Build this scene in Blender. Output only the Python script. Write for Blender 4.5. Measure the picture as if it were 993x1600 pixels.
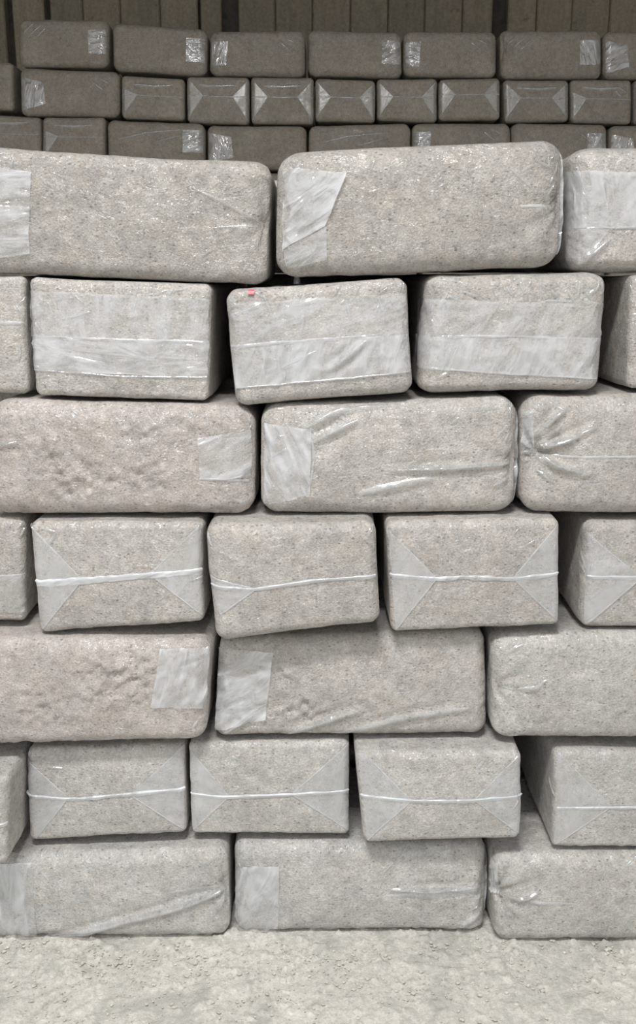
import bpy, math
import numpy as np
from mathutils import Matrix, Vector

for o in list(bpy.data.objects):
    bpy.data.objects.remove(o)
SC = bpy.context.scene
COL = SC.collection

# ------------------------------------------------------------------ camera
F_PX, PITCH, CAM_D, CAM_H = 1470.0, math.radians(14.0), 2.07, 1.60
cam_d = bpy.data.cameras.new('camera'); cam = bpy.data.objects.new('camera', cam_d); COL.objects.link(cam)
cam_d.sensor_fit = 'VERTICAL'; cam_d.sensor_height = 36.0; cam_d.lens = 36.0 * F_PX / 1600.0
cam.location = (0, -CAM_D, CAM_H); cam.rotation_euler = (math.pi / 2 - PITCH, 0, 0)
SC.camera = cam

# ------------------------------------------------------------------ light
w = bpy.data.worlds.new('overcast_sky'); SC.world = w; w.use_nodes = True
bg = w.node_tree.nodes['Background']
bg.inputs[0].default_value = (1.0, 0.992, 0.98, 1); bg.inputs[1].default_value = 0.97

def area(name, loc, aim, sx, sy, power, col):
    d = bpy.data.lights.new(name, 'AREA'); d.shape = 'RECTANGLE'; d.size = sx; d.size_y = sy
    d.energy = power; d.color = col
    o = bpy.data.objects.new(name, d); COL.objects.link(o); o.location = loc
    o.rotation_euler = (Vector(aim) - Vector(loc)).to_track_quat('-Z', 'Y').to_euler()
    return o
# translucent roof light in the ceiling near the open front of the bay
area('roof_light', (-0.5, -2.2, 4.77), (-0.5, -2.2, 0), 1.3, .5, 205, (1.0, 0.982, 0.96))

SC.view_settings.view_transform = 'Standard'; SC.view_settings.look = 'None'
SC.view_settings.gamma = 1.0; SC.view_settings.use_curve_mapping = False
SC.view_settings.exposure = 0.03

# ------------------------------------------------------------------ helpers
cp, sp = math.cos(PITCH), math.sin(PITCH)
def ray(px, py):
    a = (px - 496.5) / F_PX; b = -(py - 800.0) / F_PX
    return np.array([a, cp + b * sp, -sp + b * cp])
def at(px, py, Y):
    """the point of the plane y = Y (a wall of bales) that shows at this place of the photograph"""
    d = ray(px, py); t = (Y + CAM_D) / d[1]
    return d[0] * t, CAM_H + d[2] * t
def floor_y(px, py):
    d = ray(px, py); t = -CAM_H / d[2]
    return d[1] * t - CAM_D

_rs = np.random.RandomState(7)
_T = _rs.rand(32, 32, 32)
def vnoise(p):
    i = np.floor(p).astype(int); f = p - i; f = f * f * (3 - 2 * f)
    a = i & 31; b = (i + 1) & 31
    def g(x, y, z): return _T[x, y, z]
    x0, y0, z0 = a.T; x1, y1, z1 = b.T; fx, fy, fz = f.T
    c00 = g(x0, y0, z0) * (1 - fx) + g(x1, y0, z0) * fx
    c10 = g(x0, y1, z0) * (1 - fx) + g(x1, y1, z0) * fx
    c01 = g(x0, y0, z1) * (1 - fx) + g(x1, y0, z1) * fx
    c11 = g(x0, y1, z1) * (1 - fx) + g(x1, y1, z1) * fx
    return (c00 * (1 - fy) + c10 * fy) * (1 - fz) + (c01 * (1 - fy) + c11 * fy) * fz
def fbm(p, n=3):
    s = 0; a = 1; t = 0
    for k in range(n):
        s = s + a * vnoise(p * 2 ** k + 5.3 * k); t += a; a *= 0.55
    return s / t

def mesh_obj(name, verts, faces, mat, parent=None, smooth=True):
    me = bpy.data.meshes.new(name)
    verts = np.asarray(verts, dtype=np.float32); faces = np.asarray(faces, dtype=np.int32)
    me.vertices.add(len(verts)); me.vertices.foreach_set('co', verts.ravel())
    n = len(faces); k = faces.shape[1]
    me.loops.add(n * k); me.polygons.add(n)
    me.loops.foreach_set('vertex_index', faces.ravel())
    me.polygons.foreach_set('loop_start', np.arange(0, n * k, k, dtype=np.int32))
    me.polygons.foreach_set('use_smooth', np.full(n, smooth))
    me.update(calc_edges=True); me.validate()
    me.materials.append(mat)
    o = bpy.data.objects.new(name, me); COL.objects.link(o)
    if parent is not None: o.parent = parent
    return o
def facing_front(pts, faces):
    """turn the sheet so that its faces look away from the bale, towards -y"""
    a, b, c = pts[faces[:, 0]], pts[faces[:, 1]], pts[faces[:, 3]]
    return faces[:, ::-1] if np.cross(b - a, c - a)[:, 1].sum() > 0 else faces
def grid_faces(n, m):
    i, j = np.meshgrid(np.arange(n - 1), np.arange(m - 1), indexing='ij')
    a = (i * m + j).ravel()
    return np.stack([a, a + m, a + m + 1, a + 1], 1)
def box_vf(x0, x1, y0, y1, z0, z1):
    v = [(x, y, z) for x in (x0, x1) for y in (y0, y1) for z in (z0, z1)]
    f = [(0, 1, 3, 2), (4, 6, 7, 5), (0, 4, 5, 1), (2, 3, 7, 6), (0, 2, 6, 4), (1, 5, 7, 3)]
    return v, f

# ------------------------------------------------------------------ materials
class NT:
    def __init__(s, name):
        s.m = bpy.data.materials.new(name); s.m.use_nodes = True
        s.t = s.m.node_tree; s.t.nodes.clear()
        s.out = s.n('ShaderNodeOutputMaterial')
    def n(s, typ, **kw):
        x = s.t.nodes.new(typ)
        for k, v in kw.items():
            if k.startswith('i_'):
                key = k[2:]; key = int(key) if key.isdigit() else key.replace('_', ' ')
                if hasattr(v, 'is_output'): s.t.links.new(v, x.inputs[key])
                else: x.inputs[key].default_value = v
            else: setattr(x, k, v)
        return x
    def l(s, a, b): s.t.links.new(a, b)
    def noise(s, vec, scale, detail=3, rough=.55, dist=0.0):
        return s.n('ShaderNodeTexNoise', i_Vector=vec, i_Scale=scale, i_Detail=detail, i_Roughness=rough, i_Distortion=dist).outputs[0]
    def ramp(s, fac, *stops):
        r = s.n('ShaderNodeValToRGB', i_Fac=fac); e = r.color_ramp.elements
        while len(e) < len(stops): e.new(0.5)
        for el, (p, c) in zip(e, stops):
            el.position = p; el.color = (c, c, c, 1) if not isinstance(c, tuple) else (*c, 1)
        return r.outputs[0]
    def mix(s, fac, a, b, mode='MIX'):
        x = s.n('ShaderNodeMix', data_type='RGBA', blend_type=mode)
        for key, v in ((0, fac), (6, a), (7, b)):
            if hasattr(v, 'is_output'): s.l(v, x.inputs[key])
            else: x.inputs[key].default_value = v if not isinstance(v, tuple) else (*v, 1)
        return x.outputs[2]
    def math(s, op, a, b=0.0):
        x = s.n('ShaderNodeMath', operation=op)
        for k, v in ((0, a), (1, b)):
            if hasattr(v, 'is_output'): s.l(v, x.inputs[k])
            else: x.inputs[k].default_value = v
        return x.outputs[0]

def fibre_material():
    t = NT('wrapped_grey_fibre')
    tc = t.n('ShaderNodeTexCoord').outputs['Object']
    oi = t.n('ShaderNodeObjectInfo')
    off = t.n('ShaderNodeVectorMath', operation='SCALE', i_0=(37.0, 51.0, 23.0)); t.l(oi.outputs['Random'], off.inputs['Scale'])
    v = t.n('ShaderNodeVectorMath', operation='ADD', i_0=tc, i_1=off.outputs[0]).outputs[0]
    big = t.ramp(t.noise(v, 7, 3), (.3, .88), (.7, 1.08))
    mid = t.ramp(t.noise(v, 42, 5, .72), (.29, .74), (.71, 1.17))
    fine = t.ramp(t.noise(v, 230, 3, .7), (.3, .74), (.7, 1.2))
    c = t.mix(1, oi.outputs['Color'], big, 'MULTIPLY'); c = t.mix(1, c, mid, 'MULTIPLY'); c = t.mix(1, c, fine, 'MULTIPLY')
    # warm and cool paper tints
    c = t.mix(t.ramp(t.noise(v, 16, 2), (.45, 0.0), (.75, .30)), c, t.mix(1, c, (1.06, .97, .86), 'MULTIPLY'))
    # flecks of dark and pale paper
    fv = t.n('ShaderNodeMapping', i_Vector=v, i_Scale=(1.0, 1.0, 1.7)).outputs[0]
    vo = t.n('ShaderNodeTexVoronoi', i_Vector=fv, i_Scale=100.0)
    sep = t.n('ShaderNodeSeparateColor', i_Color=vo.outputs['Color'])
    near = t.ramp(vo.outputs['Distance'], (.22, 1.0), (.42, 0.0))
    dark = t.math('MULTIPLY', near, t.ramp(sep.outputs[0], (.80, 0.0), (.86, .85)))
    lite = t.math('MULTIPLY', near, t.ramp(sep.outputs[1], (.87, 0.0), (.91, .6)))
    och = t.math('MULTIPLY', near, t.ramp(sep.outputs[2], (.975, 0.0), (.98, .5)))
    c = t.mix(dark, c, t.mix(1, c, (.52, .53, .56), 'MULTIPLY'))
    c = t.mix(lite, c, t.mix(1, c, (1.28, 1.28, 1.27), 'MULTIPLY'))
    c = t.mix(och, c, (.50, .34, .22))
    hb = t.math('ADD', t.math('MULTIPLY', t.noise(v, 60, 6, .7), 1.0), t.math('MULTIPLY', t.noise(v, 240, 3, .7), .45))
    bmp = t.n('ShaderNodeBump', i_Strength=.75, i_Distance=.007, i_Height=hb).outputs[0]
    # the taut film over it: small wrinkles for the gloss coat only
    st = t.n('ShaderNodeMapping', i_Vector=v, i_Rotation=(.2, .6, .3), i_Scale=(1.0, 1.0, 2.2)).outputs[0]
    wr = t.math('ADD', t.noise(st, 13, 3, .55, 1.6), t.math('MULTIPLY', t.noise(v, 70, 2, .6), .25))
    cb = t.n('ShaderNodeBump', i_Strength=.8, i_Distance=.02, i_Height=wr).outputs[0]
    cw = t.ramp(t.noise(v, 6, 3, .6), (.35, .2), (.65, .7))
    p = t.n('ShaderNodeBsdfPrincipled', i_Base_Color=c, i_Roughness=.85, i_Normal=bmp, i_Coat_Weight=cw, i_Coat_Roughness=.2, i_Coat_Normal=cb)
    p.inputs['Specular IOR Level'].default_value = .2
    t.l(p.outputs[0], t.out.inputs[0])
    return t.m

def film_material(name, body, vary, col=(.85, .885, .925), rough=.12, wrinkle=.013):
    t = NT(name)
    tc = t.n('ShaderNodeTexCoord').outputs['Object']
    oi = t.n('ShaderNodeObjectInfo')
    off = t.n('ShaderNodeVectorMath', operation='SCALE', i_0=(17.0, 31.0, 43.0)); t.l(oi.outputs['Random'], off.inputs['Scale'])
    v = t.n('ShaderNodeVectorMath', operation='ADD', i_0=tc, i_1=off.outputs[0]).outputs[0]
    rz = t.n('ShaderNodeCombineXYZ', i_Y=t.math('ADD', t.math('MULTIPLY', oi.outputs['Random'], 2.2), -.2)).outputs[0]
    ro = t.n('ShaderNodeMapping', i_Vector=v); t.l(rz, ro.inputs['Rotation'])
    st = t.n('ShaderNodeMapping', i_Vector=ro.outputs[0], i_Scale=(1.0, 1.0, 3.4)).outputs[0]
    n1 = t.noise(st, 9, 3, .45, .8)
    fac = t.math('ADD', body - vary * .5, t.math('MULTIPLY', t.ramp(n1, (.35, 0.0), (.68, 1.0)), vary))
    bmp = t.n('ShaderNodeBump', i_Strength=.9, i_Distance=wrinkle, i_Height=t.math('ADD', n1, t.math('MULTIPLY', t.noise(st, 40, 2), .12))).outputs[0]
    d = t.n('ShaderNodeBsdfDiffuse', i_Color=(*col, 1), i_Normal=bmp)
    tl = t.n('ShaderNodeBsdfTranslucent', i_Color=(*col, 1))
    dm = t.n('ShaderNodeMixShader', i_0=.15, i_1=d.outputs[0], i_2=tl.outputs[0])
    tr = t.n('ShaderNodeBsdfTransparent', i_Color=(.97, .97, .97, 1))
    m1 = t.n('ShaderNodeMixShader', i_0=fac, i_1=tr.outputs[0], i_2=dm.outputs[0])
    lw = t.n('ShaderNodeLayerWeight', i_Blend=.5, i_Normal=bmp)
    fr = t.math('ADD', .11, t.math('MULTIPLY', t.math('POWER', lw.outputs['Facing'], 5.0), .9))
    gl = t.n('ShaderNodeBsdfGlossy', i_Color=(1, 1, 1, 1), i_Roughness=rough, i_Normal=bmp)
    m2 = t.n('ShaderNodeMixShader', i_0=fr, i_1=m1.outputs[0], i_2=gl.outputs[0])
    t.l(m2.outputs[0], t.out.inputs[0])
    return t.m

M_FIBRE = fibre_material()
M_FILM = film_material('milky_plastic_film', .38, .52)
M_CLEAR = film_material('clear_plastic_film', .20, .28, wrinkle=.010)
M_GUSSET = film_material('folded_gusset_film', .27, .20, wrinkle=.0035)
M_REAR = film_material('dull_gusset_film', .14, .14, rough=.3, wrinkle=.002)  # fainter, less glossy gusset film for the rear stack
M_BAND = film_material('milky_film_band', .33, .34, wrinkle=.010)
M_EDGE = film_material('film_edge', .34, .3, rough=.18, wrinkle=.004)
M_SEAM = film_material('welded_plastic_seam', .72, .5, rough=.16, wrinkle=.010)
M_CREASE = film_material('creased_plastic_film', .20, .2, rough=.14, wrinkle=.003)

def flat_material(name, col, rough=.6):
    t = NT(name); p = t.n('ShaderNodeBsdfPrincipled', i_Base_Color=(*col, 1), i_Roughness=rough)
    t.l(p.outputs[0], t.out.inputs[0]); return t.m
M_RED = flat_material('red_sticker', (.75, .06, .09), .35)

def concrete_material(name, ca, cb, stain, scale=1.0, bump=.004):
    t = NT(name); v = t.n('ShaderNodeTexCoord').outputs['Object']
    a = t.noise(v, 5 * scale, 5, .6, .4); b = t.noise(v, 55 * scale, 4, .65); c3 = t.noise(v, 160 * scale, 3, .7)
    c = t.mix(t.ramp(a, (.35, 0.0), (.68, 1.0)), ca, cb)
    c = t.mix(1, c, t.ramp(b, (.3, .80), (.7, 1.12)), 'MULTIPLY')
    c = t.mix(1, c, t.ramp(c3, (.3, .84), (.7, 1.12)), 'MULTIPLY')
    c = t.mix(t.ramp(t.noise(v, 9 * scale, 4, .65, .8), (.52, 0.0), (.64, .7)), c, stain)
    h = t.math('ADD', t.noise(v, 30 * scale, 6, .7), t.math('MULTIPLY', t.noise(v, 150 * scale, 3, .7), .4))
    bm = t.n('ShaderNodeBump', i_Strength=.8, i_Distance=bump, i_Height=h).outputs[0]
    p = t.n('ShaderNodeBsdfPrincipled', i_Base_Color=c, i_Roughness=.9, i_Normal=bm)
    t.l(p.outputs[0], t.out.inputs[0]); return t.m
M_FLOOR = concrete_material('dusty_concrete', (.70, .68, .63), (.58, .567, .525), (.42, .413, .38), 1.0, .008)
M_CRUMB = concrete_material('dust_crumb', (.70, .68, .62), (.58, .56, .51), (.46, .44, .40), 2.0, .003)
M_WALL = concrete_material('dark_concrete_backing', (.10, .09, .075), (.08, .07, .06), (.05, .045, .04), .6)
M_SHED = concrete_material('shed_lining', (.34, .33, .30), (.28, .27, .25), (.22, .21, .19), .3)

def board_material():
    t = NT('weathered_board'); v = t.n('ShaderNodeTexCoord').outputs['Object']
    oi = t.n('ShaderNodeObjectInfo')
    off = t.n('ShaderNodeVectorMath', operation='SCALE', i_0=(9.0, 5.0, 13.0)); t.l(oi.outputs['Random'], off.inputs['Scale'])
    v = t.n('ShaderNodeVectorMath', operation='ADD', i_0=v, i_1=off.outputs[0]).outputs[0]
    s = t.n('ShaderNodeMapping', i_Vector=v, i_Scale=(6.0, 6.0, .8)).outputs[0]
    c = t.mix(t.ramp(t.noise(s, 4, 5, .65), (.35, 0.0), (.68, 1.0)), (.38, .33, .255), (.30, .265, .205))
    c = t.mix(1, c, t.ramp(t.noise(v, 45, 4, .7), (.3, .75), (.7, 1.15)), 'MULTIPLY')
    c = t.mix(1, c, t.ramp(oi.outputs['Random'], (0.0, .86), (1.0, 1.12)), 'MULTIPLY')
    c = t.mix(t.ramp(t.noise(v, 11, 4, .7), (.60, 0.0), (.70, .5)), c, (.11, .095, .08))
    bm = t.n('ShaderNodeBump', i_Strength=.7, i_Distance=.006, i_Height=t.noise(v, 40, 5, .7)).outputs[0]
    p = t.n('ShaderNodeBsdfPrincipled', i_Base_Color=c, i_Roughness=.8, i_Normal=bm)
    t.l(p.outputs[0], t.out.inputs[0]); return t.m
M_BOARD = board_material()

# ------------------------------------------------------------------ the setting
def structure(name, vf, mat, smooth=False):
    o = mesh_obj(name, vf[0], vf[1], mat, smooth=smooth); o['kind'] = 'structure'; return o

# floor: fine uneven patch in front of the stack inside a wide slab
gx = np.concatenate([[-9, -4, -2.0], np.linspace(-1.2, 1.2, 440), [2.0, 4, 9]])
gy = np.concatenate([[-9, -5, -2.4, -1.2], np.linspace(-.75, .12, 180), [.6, 1.4, 3, 6.9]])
GX, GY = np.meshgrid(gx, gy, indexing='ij')
P = np.stack([GX.ravel(), GY.ravel(), np.zeros(GX.size)], 1)
inner = (np.abs(P[:, 0]) < 1.21) & (P[:, 1] > -.76) & (P[:, 1] < .13)
hh = (fbm(P * 14 + 3, 4) - .55) * .012 + (np.clip(fbm(P * 62 + 9, 3) - .58, 0, 1)) * .055 * np.clip(1.2 + P[:, 1] * 2.2, .3, 1)
# a short crack
a, b = np.array([-.655, -.302]), np.array([-.575, -.222])
d = b - a; s_ = np.clip(((P[:, :2] - a) @ d) / (d @ d), 0, 1)
dist = np.linalg.norm(P[:, :2] - (a + s_[:, None] * d), axis=1) + (vnoise(P * 60) - .5) * .012
hh -= .022 * np.exp(-(dist / .008) ** 2) * np.sin(np.pi * np.clip(s_, .02, .98))
P[:, 2] = np.where(inner, np.minimum(hh, .008), 0)
structure('floor', (P, grid_faces(len(gx), len(gy))), M_FLOOR, True)

WALL_Y = 6.15
structure('wall_right', box_vf(6.5, 6.7, -2.7, WALL_Y + .3, 0, 4.8), M_SHED)
structure('wall_left', box_vf(-6.7, -6.5, -2.7, WALL_Y + .3, 0, 4.8), M_SHED)
structure('ceiling', box_vf(-6.7, 6.7, -2.7, WALL_Y + .3, 4.8, 4.95), M_SHED)
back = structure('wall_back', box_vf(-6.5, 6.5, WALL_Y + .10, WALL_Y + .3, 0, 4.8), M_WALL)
edges = [(-340, -285), (-283, -228), (-226, -171), (-169, -112), (-110, -54), (-52, 7), (20, 68), (80, 129), (131, 187), (189, 249), (251, 308),
         (314, 345), (373, 429), (431, 487), (489, 546), (548, 605), (607, 662), (664, 721), (723, 768),
         (794, 837), (839, 892), (894, 951), (953, 1010), (1012, 1068), (1070, 1126), (1128, 1184), (1210, 1266), (1268, 1324)]
rb = np.random.RandomState(4)
for x0, x1 in edges:
    y0 = WALL_Y + rb.uniform(-.010, .010)
    X0, X1 = at(x0, 30, WALL_Y)[0], at(x1, 30, WALL_Y)[0]
    g = -.0035
    prof = [(X0 + g, y0 + .012), (X0 + g + .010, y0), (X1 - g - .010, y0), (X1 - g, y0 + .012), (X1 - g, WALL_Y + .10), (X0 + g, WALL_Y + .10)]
    v = [(x, y, z) for z in (0.0, 4.78) for x, y in prof]
    f = [(i, (i + 1) % 6, 6 + (i + 1) % 6, 6 + i) for i in range(6)]
    mesh_obj('board', v, f, M_BOARD, back, smooth=False)

# ------------------------------------------------------------------ bales
def lines(h, r, step):
    """grid lines from -h to h, finer where the edge is rounded"""
    th = np.tan(np.linspace(0, math.pi / 4, 6)) * r
    n = max(2, int(round((2 * h - 2 * r) / step)) + 1)
    flat = np.linspace(-(h - r), h - r, n)
    return np.concatenate([-(h - r) - th[:0:-1], flat, (h - r) + th[1:]])

class Bale:
    def __init__(s, c, yf, depth, r, seed, lump=.0025, lscale=26., bulge=.008, pinch=(), rough=(), ridges=()):
        s.yf = yf
        s.W = (c[1, 0] - c[0, 0] + c[3, 0] - c[2, 0]) / 2; s.H = (c[2, 1] + c[3, 1] - c[0, 1] - c[1, 1]) / 2
        s.D = depth; s.r = np.array(r); s.seed = seed
        s.org = np.array([c[:, 0].mean(), yf + depth / 2, (c[0, 1] + c[1, 1]) / 2])
        W, H = s.W, s.H
        nom = np.array([(-W / 2, 0), (W / 2, 0), (-W / 2, H), (W / 2, H)])
        s.off = c - s.org[[0, 2]] - nom
        s.h = np.array([W / 2, depth / 2, H / 2])
        s.lump, s.lscale, s.bulge = lump, lscale, bulge
        s.pinch = [(*s.inv(px, py), amp) for px, py, amp in pinch]
        s.ridges = []
        s.ridges = [(np.array([s.inv(*q) for q in ln]), wd / F_PX * 2.15, ht) for ln, wd, ht in ridges]
        s.rough = [(*s.inv(px, py), rx, rz, amp) for px, py, rx, rz, amp in rough]
    def warp(s, x, z):
        u = np.clip(x / s.W + .5, 0, 1); v = np.clip(z / s.H, 0, 1)
        a, b, c, d = s.off
        o = ((1 - u) * (1 - v))[..., None] * a + (u * (1 - v))[..., None] * b + ((1 - u) * v)[..., None] * c + (u * v)[..., None] * d
        return o
    def inv(s, px, py):
        X, Z = at(px, py, s.yf); X -= s.org[0]; Z -= s.org[2]
        x, z = X, Z
        for _ in range(4):
            o = s.warp(np.array(x), np.array(z)); x, z = X - o[0], Z - o[1]
        return float(x), float(z)
    def surf(s, p, lift=0.0):
        """p: points of the plain box (z from the middle); returns the soft bale's surface"""
        p = np.asarray(p, float); h = s.h; r = s.r
        inner = np.clip(p, -(h - r), h - r); d = (p - inner) / r
        n = d / np.maximum(np.linalg.norm(d, axis=1), 1e-9)[:, None]
        q = inner + n * r
        nn = n / r; nn /= np.maximum(np.linalg.norm(nn, axis=1), 1e-9)[:, None]
        k = np.clip(q / h, -1, 1) ** 2; fx, fy, fz = (1 - k).T
        n2 = nn ** 2
        amt = s.bulge * (n2[:, 1] * fx * fz + .2 * n2[:, 0] * fy * fz - .35 * n2[:, 2] * fx * fy)
        sd = np.array([s.seed * 3.7, s.seed * 1.9, s.seed * 2.3])
        amt += (fbm(q * 5 + sd, 2) - .5) * .010
        msk = np.clip((fbm(q * 6 + sd + 8, 2) - .35) * 4, .15, 1)
        amt += (fbm(q * s.lscale + sd, 3) - .5) * 2 * s.lump * msk
        # edges and corners: gathered film puckers
        ed = np.clip(1 - n2.max(axis=1), 0, .5) * 2
        amt += (vnoise(q * 75 + sd) - .5) * .004 * ed
        for ln, wd, ht in s.ridges:
            best = np.full(len(q), 9.); sg = np.zeros(len(q)); al = np.zeros(len(q)); nseg = len(ln) - 1
            for k_ in range(nseg):
                a_, d_ = ln[k_], ln[k_ + 1] - ln[k_]; r_ = np.stack([q[:, 0] - a_[0], q[:, 2] + s.h[2] - a_[1]], 1)
                t_ = np.clip(r_ @ d_ / (d_ @ d_), 0, 1); e_ = r_ - t_[:, None] * d_; de = np.hypot(*e_.T)
                m_ = de < best; best = np.where(m_, de, best); sg = np.where(m_, np.sign(d_[0] * r_[:, 1] - d_[1] * r_[:, 0]) * de, sg); al = np.where(m_, (k_ + t_) / nseg, al)
            env = np.sin(np.pi * np.clip(al, .06, .94)) ** .6 * (q[:, 1] < 0) * n2[:, 1]
            far = np.where(best > 8, 0, 1)
            amt += env * far * ht * (np.exp(-(sg / (wd * .45)) ** 2) - .7 * np.exp(-((np.abs(sg) - wd * .8) / (wd * .4)) ** 2))
        for x, z, rx, rz, amp in s.rough:
            e = ((q[:, 0] - x) / rx) ** 2 + ((q[:, 2] + s.h[2] - z) / rz) ** 2
            amt += (q[:, 1] < 0) * n2[:, 1] * np.exp(-e * e) * amp * (fbm(q * 62 + sd, 3) - .5) * 2
        for x, z, amp in s.pinch:
            dx, dz = q[:, 0] - x, q[:, 2] + s.h[2] - z
            dd = np.sqrt(dx * dx + dz * dz) + 1e-6; an = np.arctan2(dz, dx)
            fr = (n2[:, 1] > .2) & (q[:, 1] < 0)
            amt += fr * amp * (np.exp(-dd / .07) * .006 * np.sin(an * 9 + s.seed + 8 * dd) * np.clip(dd / .02, 0, 1) - .010 * np.exp(-(dd / .025) ** 2))
        q = q + nn * (amt + lift)[:, None]
        q[:, 2] += s.h[2]
        o = s.warp(q[:, 0], q[:, 2]); q[:, 0] += o[:, 0]; q[:, 2] += o[:, 1]
        return q
    def body(s, parent, step, color, name='fibre_block'):
        X, Y, Z = lines(s.h[0], s.r[0], step), lines(s.h[1], s.r[1], max(step, .03)), lines(s.h[2], s.r[2], step)
        nx, ny, nz = len(X), len(Y), len(Z)
        ids = np.full((nx, ny, nz), -1); sur = np.zeros((nx, ny, nz), bool)
        sur[[0, -1]] = 1; sur[:, [0, -1]] = 1; sur[:, :, [0, -1]] = 1
        idx = np.argwhere(sur); ids[sur] = np.arange(len(idx))
        p = np.stack([X[idx[:, 0]], Y[idx[:, 1]], Z[idx[:, 2]]], 1)
        def quads(a, flip):
            f = np.stack([a[:-1, :-1], a[1:, :-1], a[1:, 1:], a[:-1, 1:]], -1).reshape(-1, 4)
            return f[:, ::-1] if flip else f
        F = np.concatenate([quads(ids[0], 1), quads(ids[-1], 0), quads(ids[:, 0], 0), quads(ids[:, -1], 1), quads(ids[:, :, 0], 1), quads(ids[:, :, -1], 0)])
        o = mesh_obj(name, s.surf(p), F, M_FIBRE, parent)
        o.color = (*color, 1)
        return o
    def front(s, x, z):
        """unrolled front coordinates (metres, may run round onto the sides) -> plain box points"""
        hx, hy, hz = s.h; x = np.asarray(x, float); z = np.asarray(z, float) - hz
        y = -hy + np.maximum(np.abs(x) - hx, 0)
        # slide rounded corner zone so the film does not bunch up
        y = y + np.maximum(np.abs(z) - hz, 0)
        return np.stack([np.clip(x, -hx, hx), y, np.clip(z, -hz, hz)], 1)
    def film(s, parent, quad, name, mat, wr=.0022, lift=.0022, n=28, m=22, rag=.003, seed=0):
        c = np.array([s.inv(*q) for q in quad])
        u, v = np.meshgrid(np.linspace(0, 1, n), np.linspace(0, 1, m), indexing='ij'); u = u.ravel(); v = v.ravel()
        xz = ((1 - u) * (1 - v))[:, None] * c[0] + (u * (1 - v))[:, None] * c[1] + (u * v)[:, None] * c[2] + ((1 - u) * v)[:, None] * c[3]
        q3 = np.stack([xz[:, 0], xz[:, 1], np.full(len(u), s.seed + seed * 1.7)], 1)
        edge = np.clip(1 - np.minimum.reduce([u, 1 - u, v, 1 - v]) * 6, 0, 1)
        xz = xz + np.stack([fbm(q3 * 22 + 40, 2) - .5, fbm(q3 * 22 + 80, 2) - .5], 1) * 2 * rag * edge[:, None]
        rot = np.array([[.8, .6], [-.6, .8]]) if (seed + int(s.seed)) % 2 else np.array([[.8, -.6], [.6, .8]])
        st = (xz @ rot.T) * np.array([9, 34]); q4 = np.stack([st[:, 0], st[:, 1], q3[:, 2]], 1)
        ridge = 1 - np.abs(2 * vnoise(q4 + vnoise(q3 * 20)[:, None] * 2) - 1)
        lf = lift + wr * (2.2 * np.clip(ridge - .5, 0, 1) + .5 * fbm(q3 * 25, 2))
        pts = s.surf(s.front(xz[:, 0], xz[:, 1]), lf)
        return mesh_obj(name, pts, facing_front(pts, grid_faces(n, m)), mat, parent)
    def strip(s, parent, line, width, height, name, mat, seed=0, wob=.0015, taper=True):
        c = np.array([s.inv(*q) for q in line]); seg = np.linalg.norm(np.diff(c, axis=0), axis=1)
        t = np.concatenate([[0], np.cumsum(seg)]); n = max(8, int(t[-1] / .006)); tt = np.linspace(0, t[-1], n)
        # smooth path through the points
        x = np.interp(tt, t, c[:, 0]); z = np.interp(tt, t, c[:, 1])
        if len(c) > 2:
            k = max(3, n // 8) | 1; ker = np.ones(k) / k
            zp = np.pad(z, k // 2, mode='edge'); xp_ = np.pad(x, k // 2, mode='reflect', reflect_type='odd')
            z = np.convolve(zp, ker, 'valid'); x = np.convolve(xp_, ker, 'valid')
        g = np.stack([x * 30, z * 30, np.full(n, s.seed + seed * 2.1)], 1)
        z = z + (fbm(g, 2) - .5) * 2 * wob
        dx, dz = np.gradient(x), np.gradient(z); L = np.hypot(dx, dz) + 1e-9; nxv, nzv = -dz / L, dx / L
        w_ = width / F_PX * 2.15
        env = (.35 + .65 * np.sin(np.pi * np.clip(np.linspace(0, 1, n), .0, 1)) ** .6) if taper else np.ones(n)
        env = env * ((.45 + 1.1 * fbm(g * 1.3 + 9, 3)) if name == 'welded_seam' else (.75 + .5 * fbm(g * 1.7 + 9, 2)))
        prof = [(-.5, .15), (-.3, .45), (0, .55), (.3, 1.0), (.42, .55), (.5, 0)] if name == 'welded_seam' else [(-.5, .0), (-.25, .55), (0, 1.0), (.2, .7), (.5, 0)]
        V = []
        for a_, hgt in prof:
            V.append(s.surf(s.front(x + nxv * a_ * w_ * env, z + nzv * a_ * w_ * env), .0012 + hgt * height * env))
        V = np.stack(V, 1).reshape(-1, 3)
        F = facing_front(V, grid_faces(n, len(prof)))
        if name is None: return V, F
        return mesh_obj(name, V, F, mat, parent)
    def puckers(s, parent, quad, n):
        """short gathers of the film along the upper edge and at the corners, one part"""
        rs = np.random.RandomState(int(s.seed) * 7 + 1); (x0, y0), (x1, y1), (x2, y2), (x3, y3) = quad; V = []; F = []; k = 0
        for i in range(n):
            u = rs.beta(.55, .55); v = .05 + abs(rs.normal(0, .10)) if rs.rand() < .8 else rs.uniform(.1, .9)
            if v > .3: u = .04 if rs.rand() < .5 else .96
            px = (x0 + (x1 - x0) * u) * (1 - v) + (x3 + (x2 - x3) * u) * v; py = (y0 + (y1 - y0) * u) * (1 - v) + (y3 + (y2 - y3) * u) * v
            an = rs.normal(1.2 if u < .5 else 1.9, .5); L = rs.uniform(5, 16)
            a_, b_ = (px - math.cos(an) * L, py - math.sin(an) * L * .8), (px + math.cos(an) * L, py + math.sin(an) * L * .8)
            v_, f_ = s.strip(None, [a_, b_], rs.uniform(3, 6), rs.uniform(.002, .005), None, None, seed=i)
            V.append(v_); F.append(f_ + k); k += len(v_)
        o = mesh_obj('film_puckers', np.concatenate(V), np.concatenate(F), M_CREASE, parent); o['kind'] = 'stuff'; return o

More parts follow.
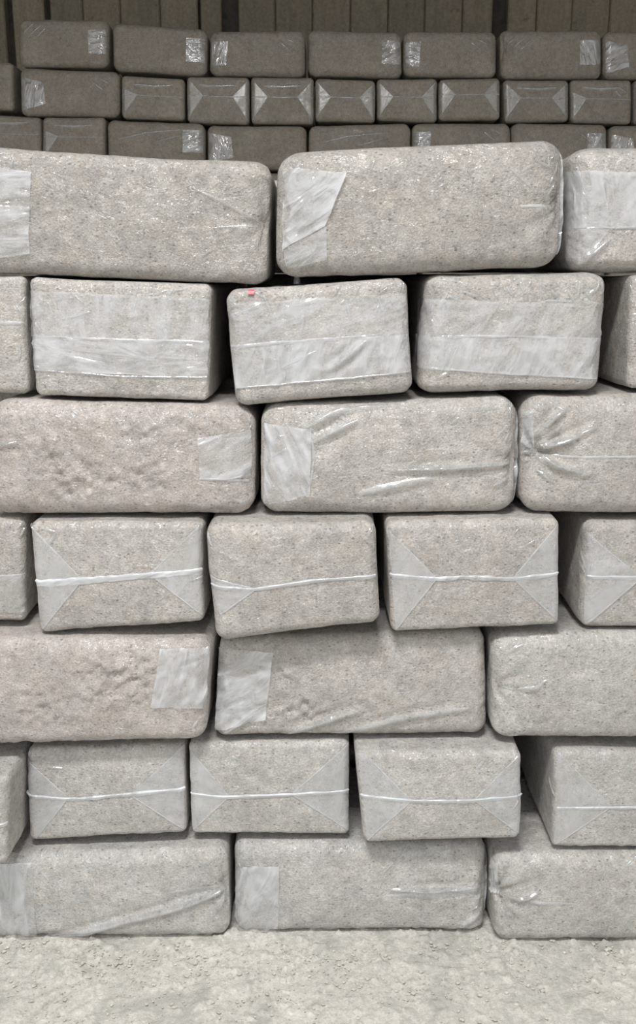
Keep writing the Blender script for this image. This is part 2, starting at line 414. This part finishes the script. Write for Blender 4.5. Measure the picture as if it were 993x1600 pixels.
    def fin(s, parent, side, v0, v1, seed):
        """the welded edge of the film standing off the end of a bale"""
        n = 40; t = np.linspace(0, 1, n); z = (v0 + (v1 - v0) * t - .5) * s.H
        y = -s.h[1] + .035 + .012 * (vnoise(np.stack([t * 7, t * 0, t * 0 + s.seed + seed], 1)) - .5)
        p = np.stack([np.full(n, side * s.h[0]), y, z], 1)
        V = np.stack([s.surf(p, -.002), s.surf(p, .002 + .006 * np.sin(np.pi * t) * (.6 + .8 * vnoise(np.stack([t * 9, t * 0, t * 0 + 3.3 + s.seed], 1))))], 1).reshape(-1, 3)
        V[1::2, 1] -= .002
        return mesh_obj('film_fin', V, facing_front(V, grid_faces(n, 2)), M_FILM, parent)

LONG_D, END_D = .40, .60
GREY = (.52, .498, .474)
SPECS = []
def corners(quad, yf, yt=None, z0=None):
    tl, tr, br, bl = quad
    if yt is None: yt = max(yf, 0.0)
    c = np.array([at(*bl, yf), at(*br, yf), at(*tl, yt), at(*tr, yt)])
    c[2, 0] = at(*tl, yf)[0]; c[3, 0] = at(*tr, yf)[0]        # x of the top corners belongs to the front plane
    if z0 is not None: c[0, 1] = c[1, 1] = z0
    return c
def bale(label, quad, yf, *args, yt=None, z0=None, **kw):
    kw['quad'] = quad
    SPECS.append([corners(quad, yf, yt, z0), (label, yf) + args, kw])
def settle(courses):
    """let neighbours of a course just touch, and no bale's top rise into the bales lying on it"""
    for k, row in enumerate(courses):
        for A, B in zip(row, row[1:]):
            for i, j in ((1, 0), (3, 2)):
                e = A[0][i, 0] - B[0][j, 0] + .010
                if e > 0: A[0][i, 0] -= e / 2; B[0][j, 0] += e / 2
        if k == 0: continue
        for B in row:
            for _ in range(4):
                for u in np.linspace(0, 1, 13):
                    x = B[0][2, 0] * (1 - u) + B[0][3, 0] * u; z = B[0][2, 1] * (1 - u) + B[0][3, 1] * u
                    for A in courses[k - 1]:
                        a0, a1 = A[0][0], A[0][1]
                        if a0[0] < x < a1[0]:
                            t = (x - a0[0]) / (a1[0] - a0[0]); e = z - (a0[1] * (1 - t) + a0[1] * 0 + a1[1] * t) + .002
                            if e > 0:
                                w2 = (1 - u) ** 2 + u ** 2
                                B[0][2, 1] -= e * (1 - u) / w2 * .7; B[0][3, 1] -= e * u / w2 * .7
def build(c, label, yf, kind, seed, group, quad=None, r=None, details=(), color=GREY, step=.0075, cat='bale', name='wrapped_bale', **kw):
    if r is None: r = (.040, .030, .034) if kind == 'long' else (.015, .017, .018)
    rd = [(dt[1], max(dt[2], 11), dt[3] * 1.1) for dt in details if dt[0] == 'crease' and dt[2] >= 9 and yf < 2]
    B = Bale(c, yf, LONG_D if kind == 'long' else END_D, r, seed, ridges=rd, **kw)
    root = bpy.data.objects.new(name, None); COL.objects.link(root); root.location = B.org
    root.empty_display_size = .1
    root['label'] = label; root['category'] = cat; root['group'] = group
    B.body(root, step, color)
    if yf < 2: B.puckers(root, quad, 20 if seed < 12 else 11)
    for i, dt in enumerate(details):
        k = dt[0]
        if k == 'patch': B.film(root, dt[1], 'film_patch', M_FILM, seed=i, wr=.005 if yf < 2 else .0012)
        elif k == 'band': B.film(root, dt[1], 'film_band', M_BAND, seed=i, n=70, m=22, wr=.0032)
        elif k == 'clear': B.film(root, dt[1], 'film_overlap', M_CLEAR, seed=i, n=60, m=22, wr=.003)
        elif k == 'gusset':
            g_ = B.film(root, dt[1], 'gusset_fold', M_GUSSET if yf < 2 else M_REAR, seed=i, n=24, m=20, wr=.0012 if yf < 2 else .0002, rag=.001, lift=.0016)
            for e_ in (0, 3):
                B.strip(g_, [dt[1][e_], dt[1][1]], 3 if yf < 2 else 5, .0016, 'fold_edge', M_EDGE, seed=i + e_)
        elif k == 'seam': B.strip(root, dt[1], dt[2], .0045, 'welded_seam', M_SEAM, seed=i, taper=False)
        elif k == 'crease': B.strip(root, dt[1], dt[2], dt[3], 'film_crease', M_CREASE, seed=i)
        elif k == 'line': B.strip(root, dt[1], dt[2] if yf < 2 else dt[2] * .8, .0015 if yf < 2 else .004, 'film_edge', M_EDGE, seed=i, taper=False)
        elif k == 'fin': B.fin(root, dt[1], dt[2], dt[3], i)
        elif k == 'sticker':
            o = B.film(root, dt[1], 'sticker', M_RED, seed=i, n=5, m=5, wr=.0, lift=.0062, rag=.001); o['label'] = 'small red sticker'
    return B

def tri(a, tip, b): return [a, tip, tip, b]
FL, FE = 'long sides of bales in the front stack', 'bale ends in the front stack'

# ---- course 1 (top): two bales coloured darker to offset the stronger light up here
bale('long bale on top left of front stack, sagging right, cut by frame edge',
     [(-42, 224), (425, 254), (419, 448), (-40, 425)], 0.0, 'long', 1, FL, color=(.44, .42, .395), rough=[(100, 320, .10, .06, .009)], lump=.003, pinch=[(415, 350, .7)],
     details=[('patch', [(-42, 256), (50, 268), (47, 395), (-42, 410)]), ('crease', [(298, 292), (350, 318), (412, 349)], 5, .004), ('crease', [(335, 356), (412, 350)], 5, .002)])
bale('long bale on top of front stack with bright crinkled film at its left end',
     [(430, 238), (884, 215), (877, 418), (431, 434)], -.02, 'long', 2, FL, r=(.050, .035, .045), pinch=[(878, 320, .8)], color=(.44, .42, .395),
     details=[('patch', [(434, 262), (540, 270), (508, 355), (436, 392)]), ('clear', [(436, 392), (508, 355), (512, 405), (442, 424)]),
              ('crease', [(798, 264), (832, 296)], 5, .003), ('line', [(812, 323), (880, 320)], 4), ('fin', 1, .1, .92), ('crease', [(440, 420), (480, 385)], 8, .004), ('crease', [(462, 424), (500, 388)], 7, .004)])
bale('long bale at top right of front stack, milky film band, cut by frame',
     [(897, 228), (1368, 226), (1362, 424), (893, 426)], .01, 'long', 3, FL, r=(.045, .06, .032),
     details=[('band', [(850, 264), (1010, 272), (1010, 356), (850, 356)]), ('line', [(902, 357), (1012, 356)], 4), ('crease', [(912, 408), (950, 375)], 9, .004), ('clear', [(850, 356), (950, 358), (915, 412), (850, 418)])])
# ---- course 2
bale('bale end at left frame edge in second course from top',
     [(-246, 428), (40, 424), (44, 616), (-246, 617)], 0.0, 'end', 4, FE, details=[('line', [(-200, 508), (42, 505)], 5)])
bale('second-course bale end with milky film band left of black gap',
     [(42, 432), (329, 446), (326, 629), (55, 618)], -.01, 'end', 5, FE,
     details=[('clear', [(46, 455), (326, 466), (326, 534), (46, 525)]), ('band', [(46, 525), (326, 534), (322, 590), (50, 578)]), ('line', [(46, 525), (180, 530), (326, 535)], 4),
              ('line', [(50, 578), (190, 588), (322, 590)], 3), ('crease', [(106, 497), (122, 494), (142, 486)], 8, .005), ('crease', [(200, 575), (240, 560), (265, 540)], 7, .004), ('crease', [(95, 570), (130, 556)], 6, .004), ('crease', [(80, 470), (130, 462)], 6, .003), ('crease', [(290, 480), (318, 462)], 6, .003)])
bale('tilted second-course bale end with red sticker and crinkled film band',
     [(352, 453), (637, 432), (646, 613), (369, 635)], -.03, 'end', 6, FE, r=(.026, .026, .024),
     details=[('clear', [(353, 474), (637, 458), (641, 521), (356, 545)]), ('band', [(356, 545), (641, 521), (645, 581), (366, 607)]), ('line', [(356, 542), (440, 535), (590, 524)], 5),
              ('line', [(366, 607), (645, 581)], 3), ('crease', [(436, 576), (465, 562), (495, 547)], 8, .005), ('crease', [(514, 576), (545, 555), (572, 530)], 9, .005),
              ('crease', [(468, 472), (474, 500), (468, 528)], 7, .004), ('crease', [(412, 462), (424, 490)], 7, .004), ('crease', [(448, 470), (452, 510)], 5, .003), ('crease', [(540, 470), (548, 500)], 6, .004), ('crease', [(590, 462), (600, 490), (598, 515)], 6, .004), ('crease', [(610, 470), (628, 488)], 6, .004), ('crease', [(380, 480), (392, 508)], 6, .004), ('crease', [(400, 590), (440, 568)], 6, .004),
              ('sticker', [(388, 453), (398, 453), (397, 462), (387, 461)])])
bale('second-course bale end right of tilted one, film wrapping its left side',
     [(666, 422), (951, 428), (940, 612), (654, 617)], -.02, 'end', 7, FE, r=(.038, .05, .024),
     details=[('clear', [(600, 466), (947, 474), (943, 528), (600, 525)]), ('band', [(600, 525), (943, 528), (938, 592), (600, 572)]), ('line', [(690, 526), (800, 525), (943, 530)], 4),
              ('line', [(664, 574), (800, 584), (938, 592)], 3), ('crease', [(700, 462), (720, 470)], 7, .004), ('crease', [(850, 470), (935, 474)], 6, .003), ('crease', [(695, 520), (712, 529)], 7, .004), ('crease', [(770, 450), (776, 466)], 6, .004), ('crease', [(790, 448), (800, 464)], 6, .004), ('crease', [(860, 452), (870, 466)], 6, .004), ('crease', [(910, 450), (922, 468)], 6, .004), ('crease', [(680, 592), (700, 582)], 8, .004)])
bale('bale end at right frame edge in second course from top',
     [(986, 430), (1268, 430), (1268, 608), (980, 608)], 0.0, 'end', 8, FE, details=[('line', [(985, 492), (1100, 490)], 4)])
# ---- course 3
bale('lumpy long bale in third course, square film patch at right end',
     [(-22, 622), (403, 633), (397, 808), (-20, 807)], -.03, 'long', 9, FL, step=.0055, rough=[(120, 745, .10, .05, .017), (235, 745, .05, .05, .014), (250, 670, .10, .04, .012), (60, 690, .10, .05, .009)], lump=.0045, lscale=34., color=(.52, .485, .460), r=(.05, .034, .045),
     details=[('patch', [(310, 683), (402, 672), (402, 745), (312, 748)]), ('line', [(312, 748), (398, 752)], 4), ('crease', [(365, 780), (390, 790)], 8, .004), ('crease', [(0, 696), (28, 690)], 9, .004)])
bale('long bale in third course with rippled milky film at left end',
     [(403, 630), (811, 618), (806, 805), (406, 805)], -.03, 'long', 10, FL, r=(.045, .034, .040), lump=.003, pinch=[(806, 722, .8)],
     details=[('patch', [(402, 660), (486, 670), (484, 772), (406, 790)]), ('line', [(484, 670), (491, 715), (482, 770)], 4), ('crease', [(472, 670), (530, 640), (610, 624)], 16, .005), ('crease', [(486, 690), (560, 655)], 14, .005),
              ('fin', 1, .08, .9), ('crease', [(620, 733), (700, 731), (800, 724)], 9, .005), ('crease', [(560, 770), (680, 745)], 14, .003), ('crease', [(720, 640), (780, 636)], 8, .004), ('crease', [(770, 760), (800, 745)], 8, .004),
              ('crease', [(415, 690), (445, 680)], 8, .004), ('crease', [(412, 720), (450, 700)], 8, .004)])
bale('third-course long bale at right with glossy creases fanning from left end',
     [(816, 617), (1236, 608), (1236, 807), (813, 804)], -.03, 'long', 11, FL, r=(.045, .036, .045), pinch=[(836, 708, 1.3)],
     details=[('patch', [(805, 640), (834, 640), (834, 706), (803, 708)]), ('line', [(806, 707), (834, 706)], 7), ('crease', [(838, 680), (862, 655), (888, 634)], 9, .006), ('crease', [(836, 700), (880, 690), (930, 665)], 10, .005),
              ('crease', [(836, 712), (870, 728), (916, 740)], 12, .006), ('line', [(838, 710), (910, 714), (1010, 712)], 4), ('crease', [(838, 735), (862, 752)], 7, .004), ('crease', [(840, 700), (900, 682)], 10, .004)])
# ---- course 4
bale('bale end at left frame edge in middle course, film at its foot',
     [(-240, 812), (36, 810), (40, 972), (-238, 975)], -.01, 'end', 12, FE, details=[('line', [(-200, 905), (38, 898)], 4), ('clear', [(-200, 905), (38, 898), (38, 955), (-200, 960)])])
bale('middle-course bale end with broad shiny white seam, leftmost whole one',
     [(44, 807), (316, 808), (319, 972), (62, 989)], -.05, 'end', 13, FE,
     details=[('gusset', tri((47, 822), (130, 905), (66, 984))), ('gusset', tri((315, 818), (235, 897), (317, 962))), ('seam', [(56, 911), (130, 906), (210, 899), (318, 893)], 11),
              ('crease', [(68, 838), (74, 824)], 8, .004), ('crease', [(68, 862), (88, 832)], 8, .004)])
bale('middle-course bale end with faint thin seam, second whole one from left',
     [(320, 805), (586, 800), (595, 976), (338, 1003)], -.09, 'end', 14, FE, r=(.026, .026, .026),
     details=[('gusset', tri((322, 900), (402, 918), (344, 960))), ('seam', [(322, 914), (390, 920), (500, 905), (592, 900)], 6)])
bale('middle-course bale end with crisp triangular film folds on both sides of seam',
     [(602, 805), (876, 801), (875, 978), (610, 990)], -.06, 'end', 15, FE,
     details=[('gusset', tri((606, 828), (682, 902), (618, 985))), ('gusset', tri((873, 818), (800, 902), (873, 972))), ('seam', [(608, 898), (680, 903), (730, 900), (800, 903), (872, 896)], 7)])
bale('bale end at right frame edge in middle course, wrinkled left side',
     [(916, 809), (1192, 812), (1192, 981), (908, 982)], -.03, 'end', 16, FE, r=(.024, .03, .024),
     details=[('gusset', tri((915, 832), (1000, 900), (912, 978))), ('seam', [(918, 900), (1000, 900), (1190, 898)], 6), ('crease', [(896, 868), (915, 890)], 7, .005), ('crease', [(892, 880), (912, 896)], 6, .004)])
# ---- course 5
bale('lumpy long bale in fifth course, crinkled film patch beside lumps at right end',
     [(-92, 979), (336, 984), (320, 1161), (-88, 1170)], -.07, 'long', 17, FL, step=.0055, rough=[(190, 1060, .10, .07, .014), (80, 1100, .10, .05, .008)], lump=.004, lscale=32., color=(.55, .517, .492),
     details=[('patch', [(250, 1014), (336, 1010), (330, 1108), (236, 1104)]), ('crease', [(262, 1050), (300, 1040), (325, 1030)], 8, .004), ('crease', [(255, 1020), (290, 1012)], 8, .004)])
bale('fifth-course long bale with folded film patch beside crumbly spots',
     [(336, 994), (763, 983), (759, 1149), (333, 1154)], -.02, 'long', 18, FL, r=(.03, .03, .028), step=.0055, rough=[(455, 1045, .05, .035, .015), (465, 1105, .06, .035, .015)],
     details=[('patch', [(334, 1012), (426, 1018), (415, 1122), (334, 1142)]), ('clear', [(334, 1050), (392, 1060), (402, 1108), (334, 1128)]), ('crease', [(350, 1145), (375, 1130), (402, 1110)], 9, .005),
              ('crease', [(450, 1148), (500, 1128), (560, 1108)], 14, .005), ('crease', [(520, 1148), (640, 1118), (730, 1106)], 14, .003), ('crease', [(345, 1120), (398, 1100)], 7, .004)])
bale('pale smooth long bale in fifth course at right, cut by frame',
     [(765, 982), (1192, 972), (1192, 1160), (771, 1156)], -.05, 'long', 19, FL, color=(.56, .55, .532), pinch=[(768, 1072, .7)],
     details=[('crease', [(786, 1022), (818, 1006)], 8, .004), ('crease', [(808, 1075), (835, 1074), (852, 1060)], 8, .005), ('line', [(766, 1072), (800, 1076)], 4)])
# ---- course 6: bale colour lifted to make up for weaker light low down
bale('bale jutting out at left frame edge above the bottom course',
     [(-250, 1176), (18, 1170), (10, 1353), (-250, 1350)], -.14, 'end', 20, FE, color=(.56, .55, .532), details=[('seam', [(-200, 1292), (14, 1288)], 7)])
bale('sixth-course bale end with white seam, leftmost whole one, shaded along top',
     [(32, 1164), (288, 1158), (291, 1304), (45, 1316)], -.02, 'end', 21, FE, color=(.56, .55, .532),
     details=[('gusset', tri((34, 1180), (108, 1244), (56, 1310))), ('gusset', tri((287, 1166), (205, 1240), (288, 1296))), ('seam', [(34, 1242), (110, 1246), (200, 1239), (289, 1232)], 7)])
bale('sixth-course bale end with white seam, second whole one from left',
     [(294, 1155), (546, 1152), (546, 1307), (297, 1306)], -.02, 'end', 22, FE, color=(.56, .55, .532), r=(.014, .016, .016),
     details=[('gusset', tri((296, 1172), (358, 1243), (300, 1298))), ('gusset', tri((545, 1162), (455, 1238), (545, 1298))), ('seam', [(296, 1240), (340, 1244), (450, 1239), (546, 1236)], 7)])
bale('sixth-course bale end jutting forward with wavy thin seam',
     [(552, 1150), (816, 1151), (813, 1312), (568, 1319)], -.08, 'end', 23, FE, color=(.565, .556, .538),
     details=[('gusset', tri((558, 1168), (642, 1248), (574, 1312))), ('gusset', tri((815, 1176), (740, 1247), (813, 1304))), ('seam', [(562, 1243), (640, 1248), (740, 1247), (818, 1243)], 6)])
bale('sixth-course bale end at right behind dark gap, cut by frame',
     [(868, 1158), (1128, 1160), (1128, 1326), (862, 1325)], -.05, 'end', 24, FE, color=(.565, .556, .538),
     details=[('gusset', tri((870, 1172), (952, 1258), (866, 1320))), ('seam', [(870, 1262), (950, 1259), (1120, 1255)], 6), ('crease', [(840, 1225), (865, 1245)], 7, .004)])
# ---- course 7 (on the floor): colour lifted against the weaker light, as above
def fy(pts): return float(np.mean([floor_y(*p) for p in pts]))
bale('bottom-course long bale at left with long diagonal crease',
     [(-58, 1322), (358, 1308), (361, 1460), (-50, 1484)], fy([(150, 1472), (300, 1464)]), 'long', 25, FL, z0=0.0, yt=0, color=(.57, .565, .55), r=(.035, .03, .035), pinch=[(356, 1387, .8)],
     details=[('patch', [(-48, 1352), (50, 1348), (58, 1462), (-48, 1476)]), ('crease', [(70, 1474), (200, 1436), (290, 1412), (354, 1388)], 15, .007), ('crease', [(270, 1392), (345, 1384)], 8, .003)])
bale('bottom-course long bale in the middle with square film patch at left end',
     [(361, 1308), (760, 1310), (755, 1458), (364, 1458)], fy([(450, 1458), (650, 1458)]), 'long', 26, FL, z0=0.0, yt=0, color=(.57, .565, .55), r=(.03, .03, .03), pinch=[(757, 1388, .6)],
     details=[('patch', [(362, 1354), (436, 1352), (434, 1452), (362, 1456)]), ('fin', 1, .1, .95), ('crease', [(610, 1386), (680, 1389), (752, 1385)], 10, .006), ('crease', [(600, 1396), (690, 1397), (752, 1389)], 8, .004), ('crease', [(718, 1448), (748, 1428)], 12, .004)])
bale('bottom-course long bale at right with creased left end, cut by frame',
     [(769, 1312), (1172, 1314), (1172, 1476), (773, 1474)], fy([(850, 1474), (950, 1475)]), 'long', 27, FL, z0=0.0, yt=0, color=(.565, .556, .538), r=(.035, .03, .035), pinch=[(772, 1394, 1.2)],
     details=[('patch', [(755, 1345), (778, 1348), (776, 1400), (755, 1400)]), ('crease', [(778, 1398), (815, 1405), (838, 1394)], 9, .005), ('crease', [(776, 1388), (796, 1370)], 8, .005), ('crease', [(800, 1408), (900, 1410)], 7, .003), ('line', [(760, 1385), (772, 1400)], 6)])

# ---- the rear stack, three courses in view over the front stack
BY = 4.46
BROWN = (.395, .360, .312)  # darker, browner than GREY; rear dimness partly put into the colour
RL, RE = 'long sides of bales in the rear stack', 'bale ends in the rear stack'
def rear(label, quad, kind, seed, feats, **kw):
    (x0, y0), (x1, y1), (x2, y2), (x3, y3) = quad
    def P(u, v):
        top = (x0 + (x1 - x0) * u, y0 + (y1 - y0) * u); bot = (x3 + (x2 - x3) * u, y3 + (y2 - y3) * u)
        return (top[0] + (bot[0] - top[0]) * v, top[1] + (bot[1] - top[1]) * v)
    det = []
    for ft in feats:
        if ft == 'R': det.append(('patch', [P(.78, .22), P(1.0, .22), P(1.0, .72), P(.78, .72)]))
        elif ft == 'L': det.append(('patch', [P(0.0, .25), P(.19, .25), P(.17, .78), P(0.0, .80)]))
        elif ft == 'l': det.append(('patch', [P(0.0, .2), P(.24, .3), P(.26, .75), P(0.0, .9)]))
        elif ft == 'S':
            det += [('gusset', tri(P(0, .05), P(.26, .43), P(0, .95))), ('gusset', tri(P(1, .05), P(.74, .43), P(1, .95))), ('line', [P(0, .43), P(.5, .44), P(1, .43)], 9)]
        elif ft == 's': det += [('gusset', tri(P(0, .3), P(.25, .45), P(0, .95))), ('line', [P(0, .45), P(.5, .46), P(1, .46)], 7)]
        elif ft == 'a': det += [('crease', [P(.06, .32), P(.18, .10)], 14, .010), ('crease', [P(.12, .38), P(.26, .14)], 14, .010), ('crease', [P(.18, .45), P(.31, .2)], 12, .008)]
        elif ft == 'b': det += [('crease', [P(.72, .25), P(.84, .45)], 14, .010), ('crease', [P(.80, .2), P(.9, .3)], 14, .010)]
        elif ft == 'c': det += [('crease', [P(.12, .45), P(.4, .3), P(.78, .22)], 14, .008), ('crease', [P(.5, .5), P(.75, .35)], 12, .008)]
        elif ft == 't': det += [('crease', [P(.2, .2), P(.5, .22), P(.8, .19)], 18, .006)]
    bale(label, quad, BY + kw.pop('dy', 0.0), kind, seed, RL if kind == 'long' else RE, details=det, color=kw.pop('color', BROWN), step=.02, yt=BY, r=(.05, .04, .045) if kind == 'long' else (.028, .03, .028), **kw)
T = 'top course of rear stack'
rear('bale at the left end of the ' + T, [(27, 29), (169, 30), (169, 106), (30, 104)], 'long', 41, 'Ra')
rear('second bale from left in the ' + T, [(174, 33), (323, 45), (323, 119), (176, 110)], 'long', 42, 'R')
rear('third bale from left in the ' + T, [(328, 48), (476, 46), (476, 120), (328, 117)], 'long', 43, 'Lb')
rear('fourth bale from left in the ' + T, [(481, 45), (628, 48), (628, 122), (482, 118)], 'long', 44, 'R')
rear('fifth bale from left in the ' + T, [(629, 47), (775, 48), (776, 121), (630, 119)], 'long', 45, 'Lb')
rear('bale with pinched left end in the ' + T + ', sixth from left', [(781, 46), (940, 46), (940, 123), (783, 123)], 'long', 46, 'Ra', pinch=[(786, 75, 2.)])
rear('bale cut by right frame edge in the ' + T, [(943, 48), (1092, 48), (1092, 124), (943, 123)], 'long', 47, 'l')
T = 'second course of rear stack'
rear('bale cut by left frame edge in the ' + T, [(-82, 97), (19, 97), (21, 173), (-82, 171)], 'end', 48, '')
rear('only long bale in the ' + T + ', near its left end', [(30, 105), (186, 109), (186, 183), (32, 181)], 'long', 49, 'lb')
rear('first bale end right of the long bale in the ' + T, [(189, 117), (288, 122), (288, 188), (190, 185)], 'end', 50, 'st')
rear('second bale end right of the long bale in the ' + T, [(291, 117), (389, 120), (389, 195), (292, 191)], 'end', 51, 'St')
rear('third bale end right of the long bale in the ' + T, [(392, 119), (490, 120), (491, 195), (392, 194)], 'end', 52, 'St')
rear('fourth bale end right of the long bale in the ' + T, [(492, 122), (586, 125), (586, 192), (492, 189)], 'end', 53, 'S')
rear('fifth bale end right of the long bale in the ' + T, [(589, 123), (683, 123), (683, 191), (589, 188)], 'end', 54, 'S')
rear('sixth bale end right of the long bale in the ' + T + '', [(685, 118), (781, 117), (781, 187), (685, 188)], 'end', 55, 'S')
rear('seventh bale end right of the long bale in the ' + T, [(786, 124), (888, 125), (888, 190), (788, 191)], 'end', 56, 'St')
rear('eighth bale end right of the long bale in the ' + T, [(891, 123), (987, 124), (986, 194), (892, 191)], 'end', 57, 'stb')
rear('sliver of bale at right frame edge in the ' + T, [(990, 125), (1087, 126), (1087, 194), (990, 194)], 'end', 58, '')
T = 'third course of rear stack'
rear('bale end cut by left frame edge in the ' + T, [(-37, 175), (63, 178), (63, 249), (-37, 249)], 'end', 59, 'st')
rear('whole bale end in the ' + T + ', second from left', [(66, 181), (164, 182), (164, 253), (66, 253)], 'end', 60, 'st')
rear('first long bale from left in the ' + T + ', diagonal glossy creases', [(167, 185), (319, 188), (319, 259), (168, 257)], 'long', 61, 'cR')
rear('second long bale from left in the ' + T, [(323, 193), (479, 195), (479, 266), (324, 263)], 'long', 62, 'l')
rear('third long bale from left in the ' + T, [(482, 191), (641, 192), (641, 263), (482, 263)], 'long', 63, 'c')
rear('fourth long bale from left in the ' + T, [(644, 186), (798, 187), (798, 263), (644, 263)], 'long', 64, 'Lb')
rear('fifth long bale from left in the ' + T, [(800, 190), (949, 192), (949, 266), (800, 263)], 'long', 65, 'Rb')
rear('long bale cut by right frame edge in the ' + T, [(952, 195), (1102, 196), (1102, 269), (952, 267)], 'long', 66, 'l')

def by_counts(items, counts):
    it = iter(items); return [[next(it) for _ in range(n)] for n in counts]
front_specs = [q for q in SPECS if q[1][1] < 2]; rear_specs = [q for q in SPECS if q[1][1] >= 2]
settle(by_counts(front_specs, (3, 5, 3, 5, 3, 5, 3))); settle(by_counts(rear_specs, (7, 11, 8)))
for c, a_, kw in SPECS: build(c, *a_, **kw)

# courses below, down to the floor, and a second layer added to keep the front stack's gaps dark: plain copies
def plain(label, group, x, y, z, sx, H, kind, proto={}):
    key = (kind, round(H, 4))
    if key not in proto:
        B = Bale(np.array([(-.3, 0), (.3, 0), (-.3, .27), (.3, .27)]), 0, LONG_D if kind == 'long' else END_D, (.04, .03, .034), 77.)
        B.W = .60 if kind == 'long' else .395; B.H = H - .004; B.off = np.zeros((4, 2)); B.h = np.array([B.W / 2, B.D / 2, B.H / 2])
        tmp = B.body(None, .03, BROWN); proto[key] = tmp.data; bpy.data.objects.remove(tmp)
    root = bpy.data.objects.new('wrapped_bale', None); COL.objects.link(root); root.location = (x, y, z); root.empty_display_size = .1
    root['label'] = label; root['category'] = 'bale'; root['group'] = group
    o = bpy.data.objects.new('fibre_block', proto[key]); COL.objects.link(o); o.parent = root; o.color = (*sx, 1)
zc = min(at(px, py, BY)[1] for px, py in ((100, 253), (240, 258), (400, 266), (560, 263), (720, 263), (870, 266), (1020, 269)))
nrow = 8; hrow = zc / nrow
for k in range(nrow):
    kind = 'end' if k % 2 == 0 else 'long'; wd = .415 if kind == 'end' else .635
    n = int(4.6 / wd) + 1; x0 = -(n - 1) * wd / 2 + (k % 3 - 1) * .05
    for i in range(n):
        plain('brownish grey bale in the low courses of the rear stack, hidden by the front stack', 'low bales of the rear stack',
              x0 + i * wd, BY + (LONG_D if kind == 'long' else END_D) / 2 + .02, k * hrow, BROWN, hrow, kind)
for k in range(7):
    kind = 'end' if k % 2 else 'long'; wd = .41 if kind == 'long' else .62
    n = 4 if kind == 'long' else 3; x0 = -(n - 1) * wd / 2 + (.1 if k % 2 else -.06)
    for i in range(n):
        plain('grey bale added behind the front row of bales to darken its gaps', 'added second layer of the front stack',
              x0 + i * wd, (.43 if kind == 'long' else .645) + (END_D if kind == 'long' else LONG_D) / 2, k * .2685 + .003, GREY, .266 if k < 6 else .232, 'end' if kind == 'long' else 'long')

# ------------------------------------------------------------------ crumbs swept against the foot of the stack
rc = np.random.RandomState(11)
V, Fc = [], []
ico_v = np.array([(0, 0, 1), (.89, 0, .45), (.28, .85, .45), (-.72, .53, .45), (-.72, -.53, .45), (.28, -.85, .45), (.72, .53, -.45), (-.28, .85, -.45), (-.89, 0, -.45), (-.28, -.85, -.45), (.72, -.53, -.45), (0, 0, -1)])
ico_f = np.array([(0, 1, 2), (0, 2, 3), (0, 3, 4), (0, 4, 5), (0, 5, 1), (1, 6, 2), (2, 7, 3), (3, 8, 4), (4, 9, 5), (5, 10, 1), (2, 6, 7), (3, 7, 8), (4, 8, 9), (5, 9, 10), (1, 10, 6), (11, 7, 6), (11, 8, 7), (11, 9, 8), (11, 10, 9), (11, 6, 10)])
for i in range(2600):
    x = rc.uniform(-.95, .95); y = -.06 - abs(rc.normal(0, .14)) if rc.rand() < .7 else rc.uniform(-.6, -.05)
    s = min(.0010 + rc.exponential(.0010), .005)
    v = ico_v * s * rc.uniform(.6, 1.3, (12, 3)) * np.array([1.3, 1.2, .6])
    V.append(v + np.array([x, y, s * .45 + .001])); Fc.append(ico_f + 12 * i)
cr = mesh_obj('dust_crumbs', np.concatenate(V), np.concatenate(Fc), M_CRUMB, smooth=False)
cr['kind'] = 'stuff'; cr['label'] = 'pale crumbs and dust lying on the concrete in front of the bales'; cr['category'] = 'debris'
